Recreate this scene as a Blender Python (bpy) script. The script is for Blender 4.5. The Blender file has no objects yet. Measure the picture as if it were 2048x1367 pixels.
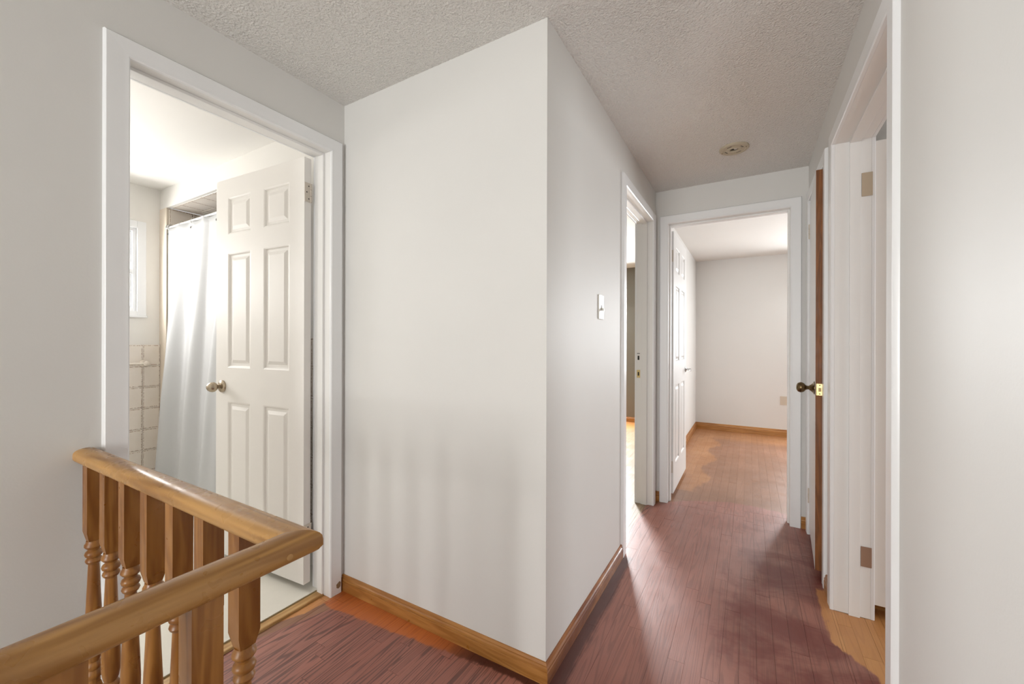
import bpy, math, random
from mathutils import Matrix, Vector

random.seed(7)
SC = bpy.context.scene
COL = SC.collection
R = math.radians

# ------------------------------------------------------------------ camera
cam_d = bpy.data.cameras.new('camera')
cam = bpy.data.objects.new('camera', cam_d)
COL.objects.link(cam)
cam_d.sensor_width = 36.0
cam_d.lens = 815.57 / 2048 * 36.0
cam_d.shift_y = (684.96 - 683.5) / 2048
cam_d.clip_start = 0.02
cam.matrix_world = (Matrix.Translation((0.6016, -1.2716, 1.1677)) @ Matrix.Rotation(0.5264, 4, 'Z')
                    @ Matrix.Rotation(math.pi / 2, 4, 'X') @ Matrix.Rotation(0.0028, 4, 'Z'))
SC.camera = cam

# ------------------------------------------------------------------ world, exposure
W = bpy.data.worlds.new('overcast_sky')
SC.world = W
W.use_nodes = True
W.node_tree.nodes['Background'].inputs[0].default_value = (0.93, 0.97, 1.0, 1)
W.node_tree.nodes['Background'].inputs[1].default_value = 1.0
SC.view_settings.view_transform = 'Standard'
SC.view_settings.look = 'None'
SC.view_settings.gamma = 1.0
SC.view_settings.use_curve_mapping = False
SC.view_settings.exposure = 0.02


# ------------------------------------------------------------------ daylight standing in the windows
def window_light(name, loc, direction, sx, sz, watts, col=(1, 1, 1)):
    d = bpy.data.lights.new(name, 'AREA')
    d.shape = 'RECTANGLE'
    d.size, d.size_y = sx, sz
    d.energy = watts
    d.color = col
    o = bpy.data.objects.new(name, d)
    COL.objects.link(o)
    o.location = loc
    o.rotation_euler = Vector(direction).to_track_quat('-Z', 'Y').to_euler()
    return o


DAY = (0.95, 0.98, 1.0)
window_light('daylight_bathroom', (-3.32, -0.68, 1.68), (1, 0, -0.35), 1.1, 0.58, 42, (1.0, 0.98, 0.95))
window_light('daylight_bedroom', (-1.67, 5.02, 1.35), (0.12, -1, -0.6), 0.66, 1.3, 370, DAY)
window_light('daylight_far_room', (1.75, 5.02, 1.35), (-0.2, -1, -0.6), 0.66, 1.3, 125, DAY)
window_light('daylight_right_room', (4.17, 0.35, 1.35), (-1, 0, -0.5), 1.1, 1.3, 42, DAY)
window_light('fill_light_hall', (-0.07, -5.36, 1.25), (0, 1, 0.40), 1.2, 1.7, 116, (1.0, 0.995, 0.98))  # added fill from behind the camera, tilted up to lift the ceiling


# ------------------------------------------------------------------ shader helpers
class NT:
    """small expression builder on a material's node tree"""

    def __init__(s, name):
        s.m = bpy.data.materials.new(name)
        s.m.use_nodes = True
        s.t = s.m.node_tree
        s.b = s.t.nodes['Principled BSDF']

    def n(s, kind, **kw):
        nd = s.t.nodes.new(kind)
        for k, v in kw.items():
            setattr(nd, k, v)
        return nd

    def link(s, a, b):
        s.t.links.new(a, b)

    def put(s, sock, v):
        if hasattr(v, 'is_output') or isinstance(v, bpy.types.NodeSocket):
            s.link(v, sock)
        else:
            sock.default_value = v

    def op(s, o, a, b=0.0, c=0.0, clamp=False):
        nd = s.n('ShaderNodeMath', operation=o, use_clamp=clamp)
        s.put(nd.inputs[0], a)
        s.put(nd.inputs[1], b)
        s.put(nd.inputs[2], c)
        return nd.outputs[0]

    def mul(s, a, b): return s.op('MULTIPLY', a, b)
    def add(s, a, b): return s.op('ADD', a, b)
    def sub(s, a, b): return s.op('SUBTRACT', a, b)
    def mn(s, a, b): return s.op('MINIMUM', a, b)
    def mx(s, a, b): return s.op('MAXIMUM', a, b)

    def step(s, v, lo, hi, a=0.0, b=1.0):
        nd = s.n('ShaderNodeMapRange', interpolation_type='SMOOTHSTEP')
        s.put(nd.inputs[0], v)
        nd.inputs[1].default_value, nd.inputs[2].default_value = lo, hi
        nd.inputs[3].default_value, nd.inputs[4].default_value = a, b
        return nd.outputs[0]

    def pos(s):
        return s.n('ShaderNodeNewGeometry').outputs['Position']

    def obj(s):
        return s.n('ShaderNodeTexCoord').outputs['Object']

    def xyz(s, v):
        nd = s.n('ShaderNodeSeparateXYZ')
        s.link(v, nd.inputs[0])
        return nd.outputs

    def vec(s, x, y, z):
        nd = s.n('ShaderNodeCombineXYZ')
        s.put(nd.inputs[0], x), s.put(nd.inputs[1], y), s.put(nd.inputs[2], z)
        return nd.outputs[0]

    def scale(s, v, sc):
        nd = s.n('ShaderNodeVectorMath', operation='MULTIPLY')
        s.put(nd.inputs[0], v)
        nd.inputs[1].default_value = sc
        return nd.outputs[0]

    def vadd(s, a, b):
        nd = s.n('ShaderNodeVectorMath', operation='ADD')
        s.put(nd.inputs[0], a), s.put(nd.inputs[1], b)
        return nd.outputs[0]

    def noise(s, v, sc, det=2.0, rough=0.5, dist=0.0):
        nd = s.n('ShaderNodeTexNoise')
        s.put(nd.inputs['Vector'], v)
        nd.inputs['Scale'].default_value = sc
        nd.inputs['Detail'].default_value = det
        nd.inputs['Roughness'].default_value = rough
        nd.inputs['Distortion'].default_value = dist
        return nd.outputs['Fac']

    def mix(s, f, a, b):
        nd = s.n('ShaderNodeMix', data_type='RGBA')
        s.put(nd.inputs[0], f)
        for i, c in ((6, a), (7, b)):
            if isinstance(c, (tuple, list)):
                nd.inputs[i].default_value = (c[0], c[1], c[2], 1)
            else:
                s.link(c, nd.inputs[i])
        return nd.outputs[2]

    def rand(s):
        return s.n('ShaderNodeObjectInfo').outputs['Random']

    def bump(s, h, strength=0.3, dist=0.01):
        nd = s.n('ShaderNodeBump')
        nd.inputs['Strength'].default_value = strength
        nd.inputs['Distance'].default_value = dist
        s.link(h, nd.inputs['Height'])
        s.link(nd.outputs[0], s.b.inputs['Normal'])

    def col(s, c):
        if isinstance(c, (tuple, list)):
            s.b.inputs['Base Color'].default_value = (c[0], c[1], c[2], 1)
        else:
            s.link(c, s.b.inputs['Base Color'])

    def done(s, rough=0.5, metal=0.0, spec=0.5):
        s.put(s.b.inputs['Roughness'], rough)
        s.b.inputs['Metallic'].default_value = metal
        s.b.inputs['Specular IOR Level'].default_value = spec
        return s.m


def paint(name, c, rough=0.55, wob=0.03, bump=0.04, spec=0.35):
    s = NT(name)
    p = s.pos()
    n1 = s.noise(p, 2.3, 3)
    s.col(s.mix(n1, tuple(v * (1 - wob) for v in c), tuple(min(1, v * (1 + wob)) for v in c)))
    s.bump(s.noise(p, 180, 2), bump, 0.004)
    return s.done(rough, 0, spec)


def popcorn(name, c):
    s = NT(name)
    p = s.pos()
    v = s.n('ShaderNodeTexVoronoi', feature='SMOOTH_F1')
    s.link(p, v.inputs['Vector'])
    v.inputs['Scale'].default_value = 150
    h = s.op('POWER', v.outputs['Distance'], 1.5)
    n1 = s.noise(p, 105, 3, 0.65)
    hh = s.add(s.mul(h, 0.6), s.mul(n1, 0.9))
    s.bump(hh, 0.8, 0.016)
    n2 = s.noise(p, 1.6, 2)
    s.col(s.mix(n2, tuple(v * 0.95 for v in c), c))
    return s.done(0.9, 0, 0.15)


def wood(name, dark, light, axis='X', rough=0.35, ring=9.0, red=None, bump=0.05):
    """stained wood with the grain along an axis; knots of tone in a large noise"""
    s = NT(name)
    p = s.pos()
    sc = {'X': (1.2, 14, 14), 'Y': (14, 1.2, 14), 'Z': (14, 14, 1.2)}[axis]
    q = s.scale(p, sc)
    big = s.noise(q, 1.0, 3, 0.55, 0.6)
    wav = s.op('SINE', s.mul(big, ring * 6.0))
    fine = s.noise(s.scale(p, tuple(v * 9 for v in sc)), 1.0, 2, 0.6)
    f = s.add(s.mul(wav, 0.16), s.add(s.mul(big, 0.7), s.mul(fine, 0.35)))
    f = s.step(f, 0.15, 0.95)
    c = s.mix(f, dark, light)
    if red:
        c = s.mix(s.step(s.noise(s.scale(p, tuple(v * 0.6 for v in sc)), 1.0, 3), 0.42, 0.75, 0, 0.5), c, red)
    s.col(c)
    s.bump(f, bump, 0.003)
    return s.done(s.step(s.noise(p, 25, 2), 0.2, 0.8, rough - 0.07, rough + 0.08), 0, 0.5)


def metal(name, c, rough=0.3):
    s = NT(name)
    s.col(s.mix(s.noise(s.pos(), 120, 2), tuple(v * 0.75 for v in c), c))
    return s.done(rough, 1.0)


def plain(name, c, rough=0.5, spec=0.4):
    s = NT(name)
    s.col(s.mix(s.noise(s.pos(), 30, 2), tuple(v * 0.95 for v in c), c))
    return s.done(rough, 0, spec)


def tile_mat(name, c0, c1, line):
    """glazed wall tile with a broken brown double line printed along its border"""
    s = NT(name)
    o = s.xyz(s.obj())
    au, av = s.op('ABSOLUTE', o[0]), s.op('ABSOLUTE', o[1])
    p = s.pos()
    dash = s.step(s.noise(p, 130, 2), 0.40, 0.55)

    def band(a):
        return s.sub(s.step(a, 0.437, 0.446), s.step(a, 0.463, 0.472))
    m = s.mul(s.mx(band(au), band(av)), dash)
    base = s.mix(s.noise(p, 14, 3), c0, c1)
    s.col(s.mix(s.mul(m, 0.85), base, line))
    return s.done(0.28, 0, 0.5)


def cloth(name, c):
    s = NT(name)
    p = s.pos()
    s.col(s.mix(s.noise(p, 4, 2), tuple(v * 0.97 for v in c), c))
    s.b.inputs['Subsurface Weight'].default_value = 0.0
    tr = s.n('ShaderNodeBsdfTranslucent')
    tr.inputs[0].default_value = (c[0], c[1], c[2], 1)
    mx = s.n('ShaderNodeMixShader')
    mx.inputs[0].default_value = 0.3
    out = s.t.nodes['Material Output']
    s.link(s.b.outputs[0], mx.inputs[1])
    s.link(tr.outputs[0], mx.inputs[2])
    s.link(mx.outputs[0], out.inputs[0])
    return s.done(0.6, 0, 0.3)


def glass(name):
    s = NT(name)
    t = s.n('ShaderNodeBsdfTransparent')
    g = s.n('ShaderNodeBsdfGlossy')
    g.inputs['Roughness'].default_value = 0.02
    mx = s.n('ShaderNodeMixShader')
    mx.inputs[0].default_value = 0.06
    s.link(t.outputs[0], mx.inputs[1])
    s.link(g.outputs[0], mx.inputs[2])
    s.link(mx.outputs[0], s.t.nodes['Material Output'].inputs[0])
    return s.m


def floor_wood(name):
    """strip oak: raw honey where the stain never reached, mahogany stain elsewhere, thin dark stain along the skirting"""
    s = NT(name)
    p = s.pos()
    x, y, z = s.xyz(p)
    rnd = s.rand()
    off = s.vec(s.mul(rnd, 31.0), s.mul(rnd, 57.0), 0.0)
    q = s.vadd(s.scale(p, (19, 0.8, 1)), off)
    big = s.noise(q, 1.0, 1.0, 0.4, 0.25)
    wav = s.op('SINE', s.mul(big, 82.0))
    cath = s.step(wav, 0.1, 0.95)
    q2 = s.vadd(s.scale(p, (230, 7, 1)), off)
    fine = s.step(s.noise(q2, 1.0, 2, 0.6), 0.52, 0.72)
    grain = s.mul(s.mx(s.mul(cath, 0.85), s.mul(fine, 0.8)), s.step(x, -0.02, 0.02, 1.0, 0.42))
    n1 = s.noise(p, 7.0, 4, 0.6)
    n2 = s.noise(s.scale(p, (1, 1, 1)), 2.2, 3)
    nb = s.noise(s.scale(p, (40, 6, 1)), 1.0, 3, 0.6)
    j = s.sub(n1, 0.5)
    jb = s.sub(nb, 0.5)
    jj = s.add(s.mul(j, 0.10), s.mul(jb, 0.08))
    # stained: mahogany with purple-brown cast, streaky
    st = s.mix(s.step(n2, 0.3, 0.7), (0.32, 0.105, 0.070), (0.40, 0.165, 0.122))
    st = s.mix(s.mul(rnd, 0.35), st, (0.22, 0.08, 0.058))
    st = s.mix(s.mul(grain, 0.9), st, (0.085, 0.026, 0.02))
    raw = s.mix(s.step(n2, 0.3, 0.7), (0.56, 0.235, 0.065), (0.66, 0.32, 0.11))
    raw = s.mix(s.mul(rnd, 0.3), raw, (0.46, 0.18, 0.05))
    raw = s.mix(s.mul(grain, 0.45), raw, (0.36, 0.12, 0.03))
    brn = s.mix(s.step(n2, 0.3, 0.7), (0.25, 0.112, 0.055), (0.32, 0.152, 0.085))
    brn = s.mix(s.mul(rnd, 0.4), brn, (0.20, 0.085, 0.036))
    brn = s.mix(s.mul(grain, 0.6), brn, (0.15, 0.05, 0.022))
    tan = s.mix(s.mul(grain, 0.5), (0.34, 0.24, 0.145), (0.22, 0.14, 0.07))
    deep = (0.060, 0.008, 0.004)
    orange = s.mix(s.mul(grain, 0.5), (0.50, 0.13, 0.02), (0.30, 0.06, 0.01))
    c = st
    # far room: thinner brown stain beyond an arc at its doorway
    dx = s.sub(x, 0.60)
    arc = s.sub(2.13, s.mul(s.mul(dx, dx), 0.9))
    far = s.step(s.add(s.sub(y, arc), s.mul(jj, 0.5)), -0.012, 0.012)
    c = s.mix(far, c, brn)
    # far room: hardly stained along its left wall and back wall
    hon = s.mx(s.step(s.add(s.add(x, s.mul(s.op('SINE', s.mul(y, 9.0)), 0.05)), jj), 0.24, 0.29, 1, 0), s.step(s.add(y, jj), 4.15, 4.45))
    hon = s.mul(s.mul(hon, s.step(y, 2.2, 2.25)), 0.7)
    c = s.mix(hon, c, s.mix(0.45, raw, brn))
    # left bedroom: bare light oak, darker orange towards the far wall
    lb = s.step(x, -0.05, -0.03, 1, 0)
    lb = s.mul(lb, s.step(y, 0.6, 0.7))
    c = s.mix(lb, c, s.mix(s.step(y, 4.1, 4.6), tan, raw))
    # bare doorway to the right room
    kk = s.mx(s.sub(0.74, y), 0.0)
    lim = s.add(0.875, s.mul(kk, 0.95))
    r1 = s.step(s.add(s.sub(x, lim), s.mul(jj, 0.7)), -0.006, 0.012)
    r1 = s.mul(r1, s.step(s.add(y, jj), 1.13, 1.16, 1, 0))
    r1 = s.mx(r1, s.step(x, 0.99, 1.0))
    r1 = s.mul(r1, s.step(y, 1.85, 1.87, 1, 0))
    c = s.mix(r1, c, raw)
    # orange half-stained strip in front of the landing skirting, and by the bathroom threshold
    wd = s.add(0.042, s.mul(s.step(x, -1.05, -0.05, 1, 0), 0.075))
    st1 = s.step(s.add(s.add(y, wd), s.mul(jj, 0.35)), -0.006, 0.006)
    st1 = s.mul(st1, s.step(x, -0.02, 0.0, 1, 0))
    st1 = s.mul(st1, s.step(y, 0.2, 0.3, 1, 0))
    c = s.mix(st1, c, s.mix(s.step(s.add(x, jj), -0.5, -0.25), orange, deep))
    st2 = s.step(s.add(s.add(x, s.mul(jj, 0.4)), s.mul(s.mx(s.sub(-0.2, y), 0.0), 0.45)), -1.055, -1.045, 1, 0)
    st2 = s.mul(st2, s.step(y, 0.2, 0.3, 1, 0))
    c = s.mix(st2, c, raw)
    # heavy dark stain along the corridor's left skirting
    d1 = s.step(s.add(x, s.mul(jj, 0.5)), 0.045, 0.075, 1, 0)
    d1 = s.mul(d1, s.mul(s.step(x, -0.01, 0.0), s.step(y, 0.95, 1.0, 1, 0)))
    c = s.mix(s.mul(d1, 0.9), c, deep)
    # redder, wetter brush marks on the right half of the corridor
    rr = s.mul(s.step(s.add(x, s.mul(j, 0.6)), 0.45, 0.65), s.step(y, 1.6, 1.9, 1, 0))
    rr = s.mul(rr, s.step(s.noise(s.scale(p, (2.5, 4.0, 1)), 1.0, 4, 0.65, 0.8), 0.36, 0.62))
    c = s.mix(s.mul(s.mul(rr, 0.9), s.sub(1.0, r1)), c, (0.165, 0.020, 0.011))
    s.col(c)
    s.bump(s.sub(n1, s.mul(grain, 0.4)), 0.10, 0.004)
    return s.done(s.step(n1, 0.2, 0.8, 0.36, 0.50), 0, 0.85)


MWALL = paint('wall_paint_white', (0.745, 0.738, 0.716))
MBATH = paint('bathroom_paint_cream', (0.86, 0.84, 0.80))
MBATHC = paint('bathroom_ceiling_paint', (0.88, 0.86, 0.82))
MTAUPE = paint('bedroom_paint_taupe', (0.20, 0.185, 0.155))
MTRIM = paint('trim_gloss_white', (0.89, 0.90, 0.91), 0.28, 0.02, 0.03, 0.5)
MJAMB = paint('jamb_satin_white', (0.87, 0.865, 0.85), 0.35, 0.02, 0.03, 0.5)
MDOOR = paint('door_satin_white', (0.87, 0.845, 0.81), 0.5, 0.015, 0.02, 0.5)
MDOORC = paint('door_cool_white', (0.80, 0.80, 0.79), 0.35, 0.015, 0.02, 0.5)
MEDGE = wood('raw_door_edge_brown', (0.16, 0.05, 0.006), (0.31, 0.105, 0.015), 'Z', 0.5)
MPOP = popcorn('ceiling_popcorn', (0.90, 0.88, 0.845))
MCEIL = paint('ceiling_flat_white', (0.80, 0.79, 0.76), 0.8)
MFLOOR = floor_wood('strip_oak_floor')
MSUB = plain('subfloor_dark', (0.035, 0.015, 0.01), 0.8)
MRAILX = wood('handrail_oak_x', (0.26, 0.11, 0.022), (0.56, 0.305, 0.095), 'X', 0.30, 7, (0.56, 0.33, 0.14))
MRAILY = wood('handrail_oak_y', (0.26, 0.11, 0.022), (0.56, 0.305, 0.095), 'Y', 0.30, 7, (0.56, 0.33, 0.14))
MBAL = wood('baluster_oak', (0.20, 0.068, 0.010), (0.40, 0.18, 0.042), 'Z', 0.33, 8)
MBASER = wood('skirting_oak_smeared', (0.15, 0.04, 0.015), (0.40, 0.17, 0.055), 'Y', 0.34, 6, (0.16, 0.03, 0.012))
MBASEX = wood('skirting_oak_x', (0.30, 0.115, 0.022), (0.52, 0.25, 0.07), 'X', 0.34, 6)
MBASEY = wood('skirting_oak_y', (0.27, 0.10, 0.025), (0.46, 0.22, 0.075), 'Y', 0.34, 6)
MTHR = wood('threshold_pine', (0.42, 0.22, 0.07), (0.68, 0.45, 0.20), 'Y', 0.5, 5)
MVINYL = plain('bathroom_vinyl_cream', (0.80, 0.77, 0.69), 0.25, 0.5)
MTILE = tile_mat('wall_tile_cream', (0.85, 0.77, 0.68), (0.90, 0.84, 0.77), (0.30, 0.17, 0.10))
MGROUT = plain('tile_grout', (0.80, 0.73, 0.64), 0.8)
MBEIGE = paint('alcove_return_beige', (0.80, 0.71, 0.60))
MCURT = cloth('shower_curtain_white', (0.79, 0.80, 0.81))
MRODW = plain('rod_white', (0.85, 0.84, 0.82), 0.3)
MCHROME = metal('chrome', (0.62, 0.62, 0.62), 0.18)
MNICK = metal('satin_nickel', (0.50, 0.42, 0.32), 0.27)
MBRONZE = metal('antique_brass', (0.20, 0.14, 0.07), 0.3)
MBRASS = metal('brass', (0.72, 0.55, 0.26), 0.3)
MHPAINT = paint('hinge_overpainted', (0.66, 0.60, 0.52), 0.4)
MHBARE = plain('hinge_primer_brown', (0.36, 0.225, 0.155), 0.45)
MPVC = plain('window_vinyl_white', (0.86, 0.87, 0.88), 0.3)
MGLASS = glass('window_glass')
MPLATE = plain('switch_plate_ivory', (0.82, 0.80, 0.73), 0.3)
MOUTL = plain('outlet_ivory', (0.60, 0.52, 0.42), 0.35)
MDARK = plain('dark_recess', (0.02, 0.017, 0.013), 0.6)
MSMOKE = plain('aged_cream_plastic', (0.55, 0.48, 0.36), 0.45)
MCERAM = plain('ceramic_cream', (0.84, 0.76, 0.66), 0.2)
MBOUNCE = plain('pale_light_bounce', (0.72, 0.68, 0.61), 0.95, 0.1)  # pale tone made up to bounce fill light onto the hall ceiling


# ------------------------------------------------------------------ object helpers
def tag(o, label, cat=None, group=None, kind=None):
    o['label'] = label
    if cat: o['category'] = cat
    if group: o['group'] = group
    if kind: o['kind'] = kind
    return o


def thing(name, label, cat, loc=(0, 0, 0), rz=0.0, group=None, kind=None):
    o = bpy.data.objects.new(name, None)
    o.empty_display_size = 0.05
    COL.objects.link(o)
    o.location = loc
    o.rotation_euler = (0, 0, rz)
    return tag(o, label, cat, group, kind)


class MB:
    def __init__(s):
        s.v, s.f = [], []

    def add(s, vs, fs, mt=None):
        k = len(s.v)
        for c in vs:
            c = Vector(c)
            s.v.append(tuple(mt @ c) if mt else tuple(c))
        s.f += [tuple(i + k for i in f) for f in fs]
        return s

    def box(s, x0, x1, y0, y1, z0, z1, mt=None):
        vs = [(x, y, z) for z in (z0, z1) for y in (y0, y1) for x in (x0, x1)]
        return s.add(vs, [(0, 2, 3, 1), (4, 5, 7, 6), (0, 1, 5, 4), (2, 6, 7, 3), (0, 4, 6, 2), (1, 3, 7, 5)], mt)

    def loft(s, rings, caps=True, closed=True, mt=None):
        n = len(rings[0])
        vs = [p for r in rings for p in r]
        fs = []
        for i in range(len(rings) - 1):
            for j in range(n if closed else n - 1):
                a, b = i * n + j, i * n + (j + 1) % n
                fs.append((a, b, b + n, a + n))
        if caps:
            fs.append(tuple(range(n - 1, -1, -1)))
            fs.append(tuple(range((len(rings) - 1) * n, len(rings) * n)))
        return s.add(vs, fs, mt)

    def lathe(s, prof, seg=24, mt=None):
        """profile of (radius, height) turned about Z"""
        rings = [[(r * math.cos(2 * math.pi * k / seg), r * math.sin(2 * math.pi * k / seg), h) for k in range(seg)] for r, h in prof]
        return s.loft(rings, True, True, mt)

    def build(s, name, mat, parent=None, bevel=0.0, smooth=False, world=True, seg=2):
        me = bpy.data.meshes.new(name)
        vs = s.v
        if parent is not None and world:
            inv = (Matrix.Translation(parent.location) @ parent.rotation_euler.to_matrix().to_4x4()).inverted()
            vs = [tuple(inv @ Vector(c)) for c in vs]
        me.from_pydata(vs, [], s.f)
        import bmesh
        bm = bmesh.new()
        bm.from_mesh(me)
        bmesh.ops.recalc_face_normals(bm, faces=bm.faces)
        bm.to_mesh(me)
        bm.free()
        me.materials.append(mat)
        o = bpy.data.objects.new(name, me)
        COL.objects.link(o)
        if parent is not None:
            o.parent = parent
        if smooth:
            for p in me.polygons: p.use_smooth = True
            if not bevel:
                m = o.modifiers.new('edges', 'EDGE_SPLIT')
                m.split_angle = R(38)
        if bevel:
            m = o.modifiers.new('bevel', 'BEVEL')
            m.width, m.segments, m.limit_method, m.angle_limit = bevel, seg, 'ANGLE', R(35)
        return o


def wall(name, label, boxes, mat, cat='wall'):
    m = MB()
    for b in boxes: m.box(*b)
    return tag(m.build(name, mat), label, cat, kind='structure')


H = 2.286          # ceiling
DH = 2.04          # head of the door openings
WX, LY, RX = -1.06, 1.888, 0.925
XB = -1.17         # bathroom side of the left wall
YA = 0.03          # tub alcove front
XW = -3.17         # bathroom window wall

# ------------------------------------------------------------------ shell: hall
j = 0.018          # jamb thickness
wall('wall_left', 'grey-white hall wall around the bathroom door', [
    (XB, WX, -5.2, -0.78 - j, -1.3, H), (XB, WX, -0.78 - j, -0.077 + j, DH + j, H), (XB, WX, -0.077 + j, 0.0, 0, H),
    (XB, WX, -0.9, -0.78 - j, -1.3, 0)], MWALL)
wall('wall_front', 'plain off-white wall between bathroom door and corridor corner', [(WX - 0.11, 0.0, 0.0, 0.10, 0, H)], MWALL)
wall('wall_corridor', 'off-white corridor wall with light switch and doorway', [
    (-0.11, 0, 0.10, 1.01 - j, 0, H), (-0.11, 0, 1.01 - j, 1.77 + j, DH + j, H), (-0.11, 0, 1.77 + j, LY, 0, H)], MWALL)
wall('wall_end', 'short white wall around the doorway ending the corridor', [
    (-0.13, 0.09 - j, LY, 2.0, 0, H), (0.09 - j, 0.83 + j, LY, 2.0, DH + j, H), (0.83 + j, 3.3, LY, 2.0, 0, H)], MWALL)
wall('wall_right', 'grey-white hall wall with closet door and bedroom doorway', [
    (RX, 1.05, -5.2, 0.145 - j, -1.3, H), (RX, 1.05, 0.145 - j, 0.985 + j, DH + j, H), (RX, 1.05, 0.985 + j, 1.215 - j, 0, H),
    (RX, 1.05, 1.215 - j, 1.80 + j, DH + j, H), (RX, 1.05, 1.80 + j, LY, 0, H)], MWALL)
wall('wall_back', 'white hall wall with a large added window opening behind the camera', [
    (-1.17, -0.67, -5.32, -5.2, -1.3, H), (0.53, 1.05, -5.32, -5.2, -1.3, H), (-0.67, 0.53, -5.32, -5.2, -1.3, 0.40), (-0.67, 0.53, -5.32, -5.2, 2.1, H)], MWALL)  # window opening added so frontal light reaches the hall walls
wall('ceiling', 'off-white popcorn textured hall ceiling', [(XB, 1.05, -5.32, 1.90, H, H + 0.06)], MPOP, 'ceiling')
# stairwell edge
wall('wall_stairwell', 'white facing of the floor edge around the stairwell', [
    (WX, 0.0, -0.90, -0.885, -0.30, -0.008), (-0.045, -0.03, -5.2, -0.90, -0.30, -0.008)], MWALL)
wall('floor_stairwell', 'floor at the bottom of the stairwell, made pale to bounce light', [(WX, RX, -5.2, -0.3, -1.36, -1.3)], MBOUNCE, 'floor')  # unseen floor, made pale as a light reflector

# ------------------------------------------------------------------ shell: bathroom
wall('wall_bathroom_window', 'cream bathroom wall with window above tiled lower half', [
    (XW - 0.1, XW, -1.7, -1.25, 0, H), (XW - 0.1, XW, -1.25, -0.105, 0, 1.385), (XW - 0.1, XW, -1.25, -0.105, 1.975, H),
    (XW - 0.1, XW, -0.105, YA, 0, H)], MBATH)
wall('wall_bathroom_side', 'cream bathroom wall opposite the tub', [(XW - 0.1, XB, -1.8, -1.7, 0, H)], MBATH)
wall('wall_bathroom_lining', 'cream bathroom face of the door wall', [
    (XB - 0.004, XB, -1.7, -0.86, 0.02, H), (XB - 0.004, XB, -0.86, -0.01, 2.115, H), (XB - 0.004, XB, -0.01, YA, 0.02, H)], MBATH)
wall('wall_bathroom_soffit', 'cream bulkhead above the tub alcove', [(XW - 0.1, XB, YA, YA + 0.02, 2.142, H)], MBATH)
wall('wall_bathroom_return', 'beige narrow return beside the tub alcove', [(XW - 0.1, -3.06, YA, YA + 0.80, 0, 2.142)], MBEIGE)
wb = wall('wall_bathroom_corner', 'cream wall behind the bathroom door with tiled lower half', [(-1.53, XB, YA + 0.0, YA + 0.80, 0, 2.142)], MBATH)
wall('wall_bathroom_tub', 'beige back wall of the tub alcove', [(XW - 0.1, XB, YA + 0.80, YA + 0.9, 0, H)], MBEIGE)
wall('ceiling_bathroom', 'smooth bright white bathroom ceiling', [(XW - 0.1, XB, -1.8, YA, H, H + 0.06)], MBATHC, 'ceiling')
alc = wall('ceiling_alcove', 'low tiled ceiling of the tub alcove', [(-3.06, -1.53, YA + 0.02, YA + 0.8, 2.148, 2.20)], MGROUT, 'ceiling')
wall('floor_bathroom', 'cream vinyl bathroom floor', [(XW - 0.1, -1.137, -1.8, YA + 0.9, -0.03, 0.016)], MVINYL, 'floor')

# ------------------------------------------------------------------ shell: far room, bedroom, right room, closet
YB = 4.85
wall('wall_far_left', 'white left wall of the room beyond the corridor end', [(-0.08, -0.03, 2.0, YB, 0, H)], MWALL)
wall('wall_far_back', 'plain white back wall of the room beyond the corridor end', [
    (-0.08, 1.42, YB, YB + 0.1, 0, H), (1.42, 2.08, YB, YB + 0.1, 0, 0.70), (1.42, 2.08, YB, YB + 0.1, 2.0, H), (2.08, 3.3, YB, YB + 0.1, 0, H)], MWALL)
wall('wall_far_right', 'white right wall of the room beyond the corridor end', [(3.2, 3.3, 2.0, YB, 0, H)], MWALL)
wall('ceiling_far_room', 'flat white ceiling of the room beyond the corridor end', [(-0.08, 3.3, 1.90, YB + 0.1, H, H + 0.06)], MCEIL, 'ceiling')
wall('wall_bedroom_right', 'taupe bedroom wall shared with the far room', [(-0.13, -0.08, 2.0, YB, 0, H)], MTAUPE)
wall('wall_bedroom_back', 'taupe bedroom wall seen through the corridor side doorway', [
    (-3.3, -2.0, YB, YB + 0.1, 0, H), (-2.0, -1.34, YB, YB + 0.1, 0, 0.70), (-2.0, -1.34, YB, YB + 0.1, 2.0, H), (-1.34, -0.08, YB, YB + 0.1, 0, H)], MTAUPE)
wall('wall_bedroom_left', 'taupe outer bedroom wall', [(-3.4, -3.3, 0.93, YB, 0, H)], MTAUPE)
wall('wall_bedroom_front', 'taupe bedroom wall backing onto the bathroom', [(-3.3, -0.11, 0.90, 0.94, 0, H)], MTAUPE)
wall('ceiling_bedroom', 'flat white bedroom ceiling', [(-3.3, -0.08, 0.90, YB + 0.1, H, H + 0.06)], MCEIL, 'ceiling')
wall('wall_room_partition', 'cream wall behind the open bedroom door', [(1.05, 4.1, 1.10, 1.16, 0, H)], MWALL)
wall('wall_room_outer', 'white outer wall of the right bedroom with window', [
    (4.0, 4.1, -2.4, -0.20, 0, H), (4.0, 4.1, -0.20, 0.90, 0, 0.70), (4.0, 4.1, -0.20, 0.90, 2.0, H), (4.0, 4.1, 0.90, 1.10, 0, H)], MWALL)
wall('wall_room_near', 'white near wall of the right bedroom', [(1.05, 4.1, -2.5, -2.4, 0, H)], MWALL)
wall('ceiling_room', 'flat white ceiling of the right bedroom', [(1.05, 4.1, -2.5, 1.16, H, H + 0.06)], MCEIL, 'ceiling')
wall('wall_closet_back', 'white back wall of the corridor closet', [(1.60, 1.66, 1.16, LY, 0, H)], MWALL)
wall('ceiling_closet', 'white closet ceiling', [(1.05, 1.66, 1.16, LY, H, H + 0.06)], MCEIL, 'ceiling')

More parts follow.
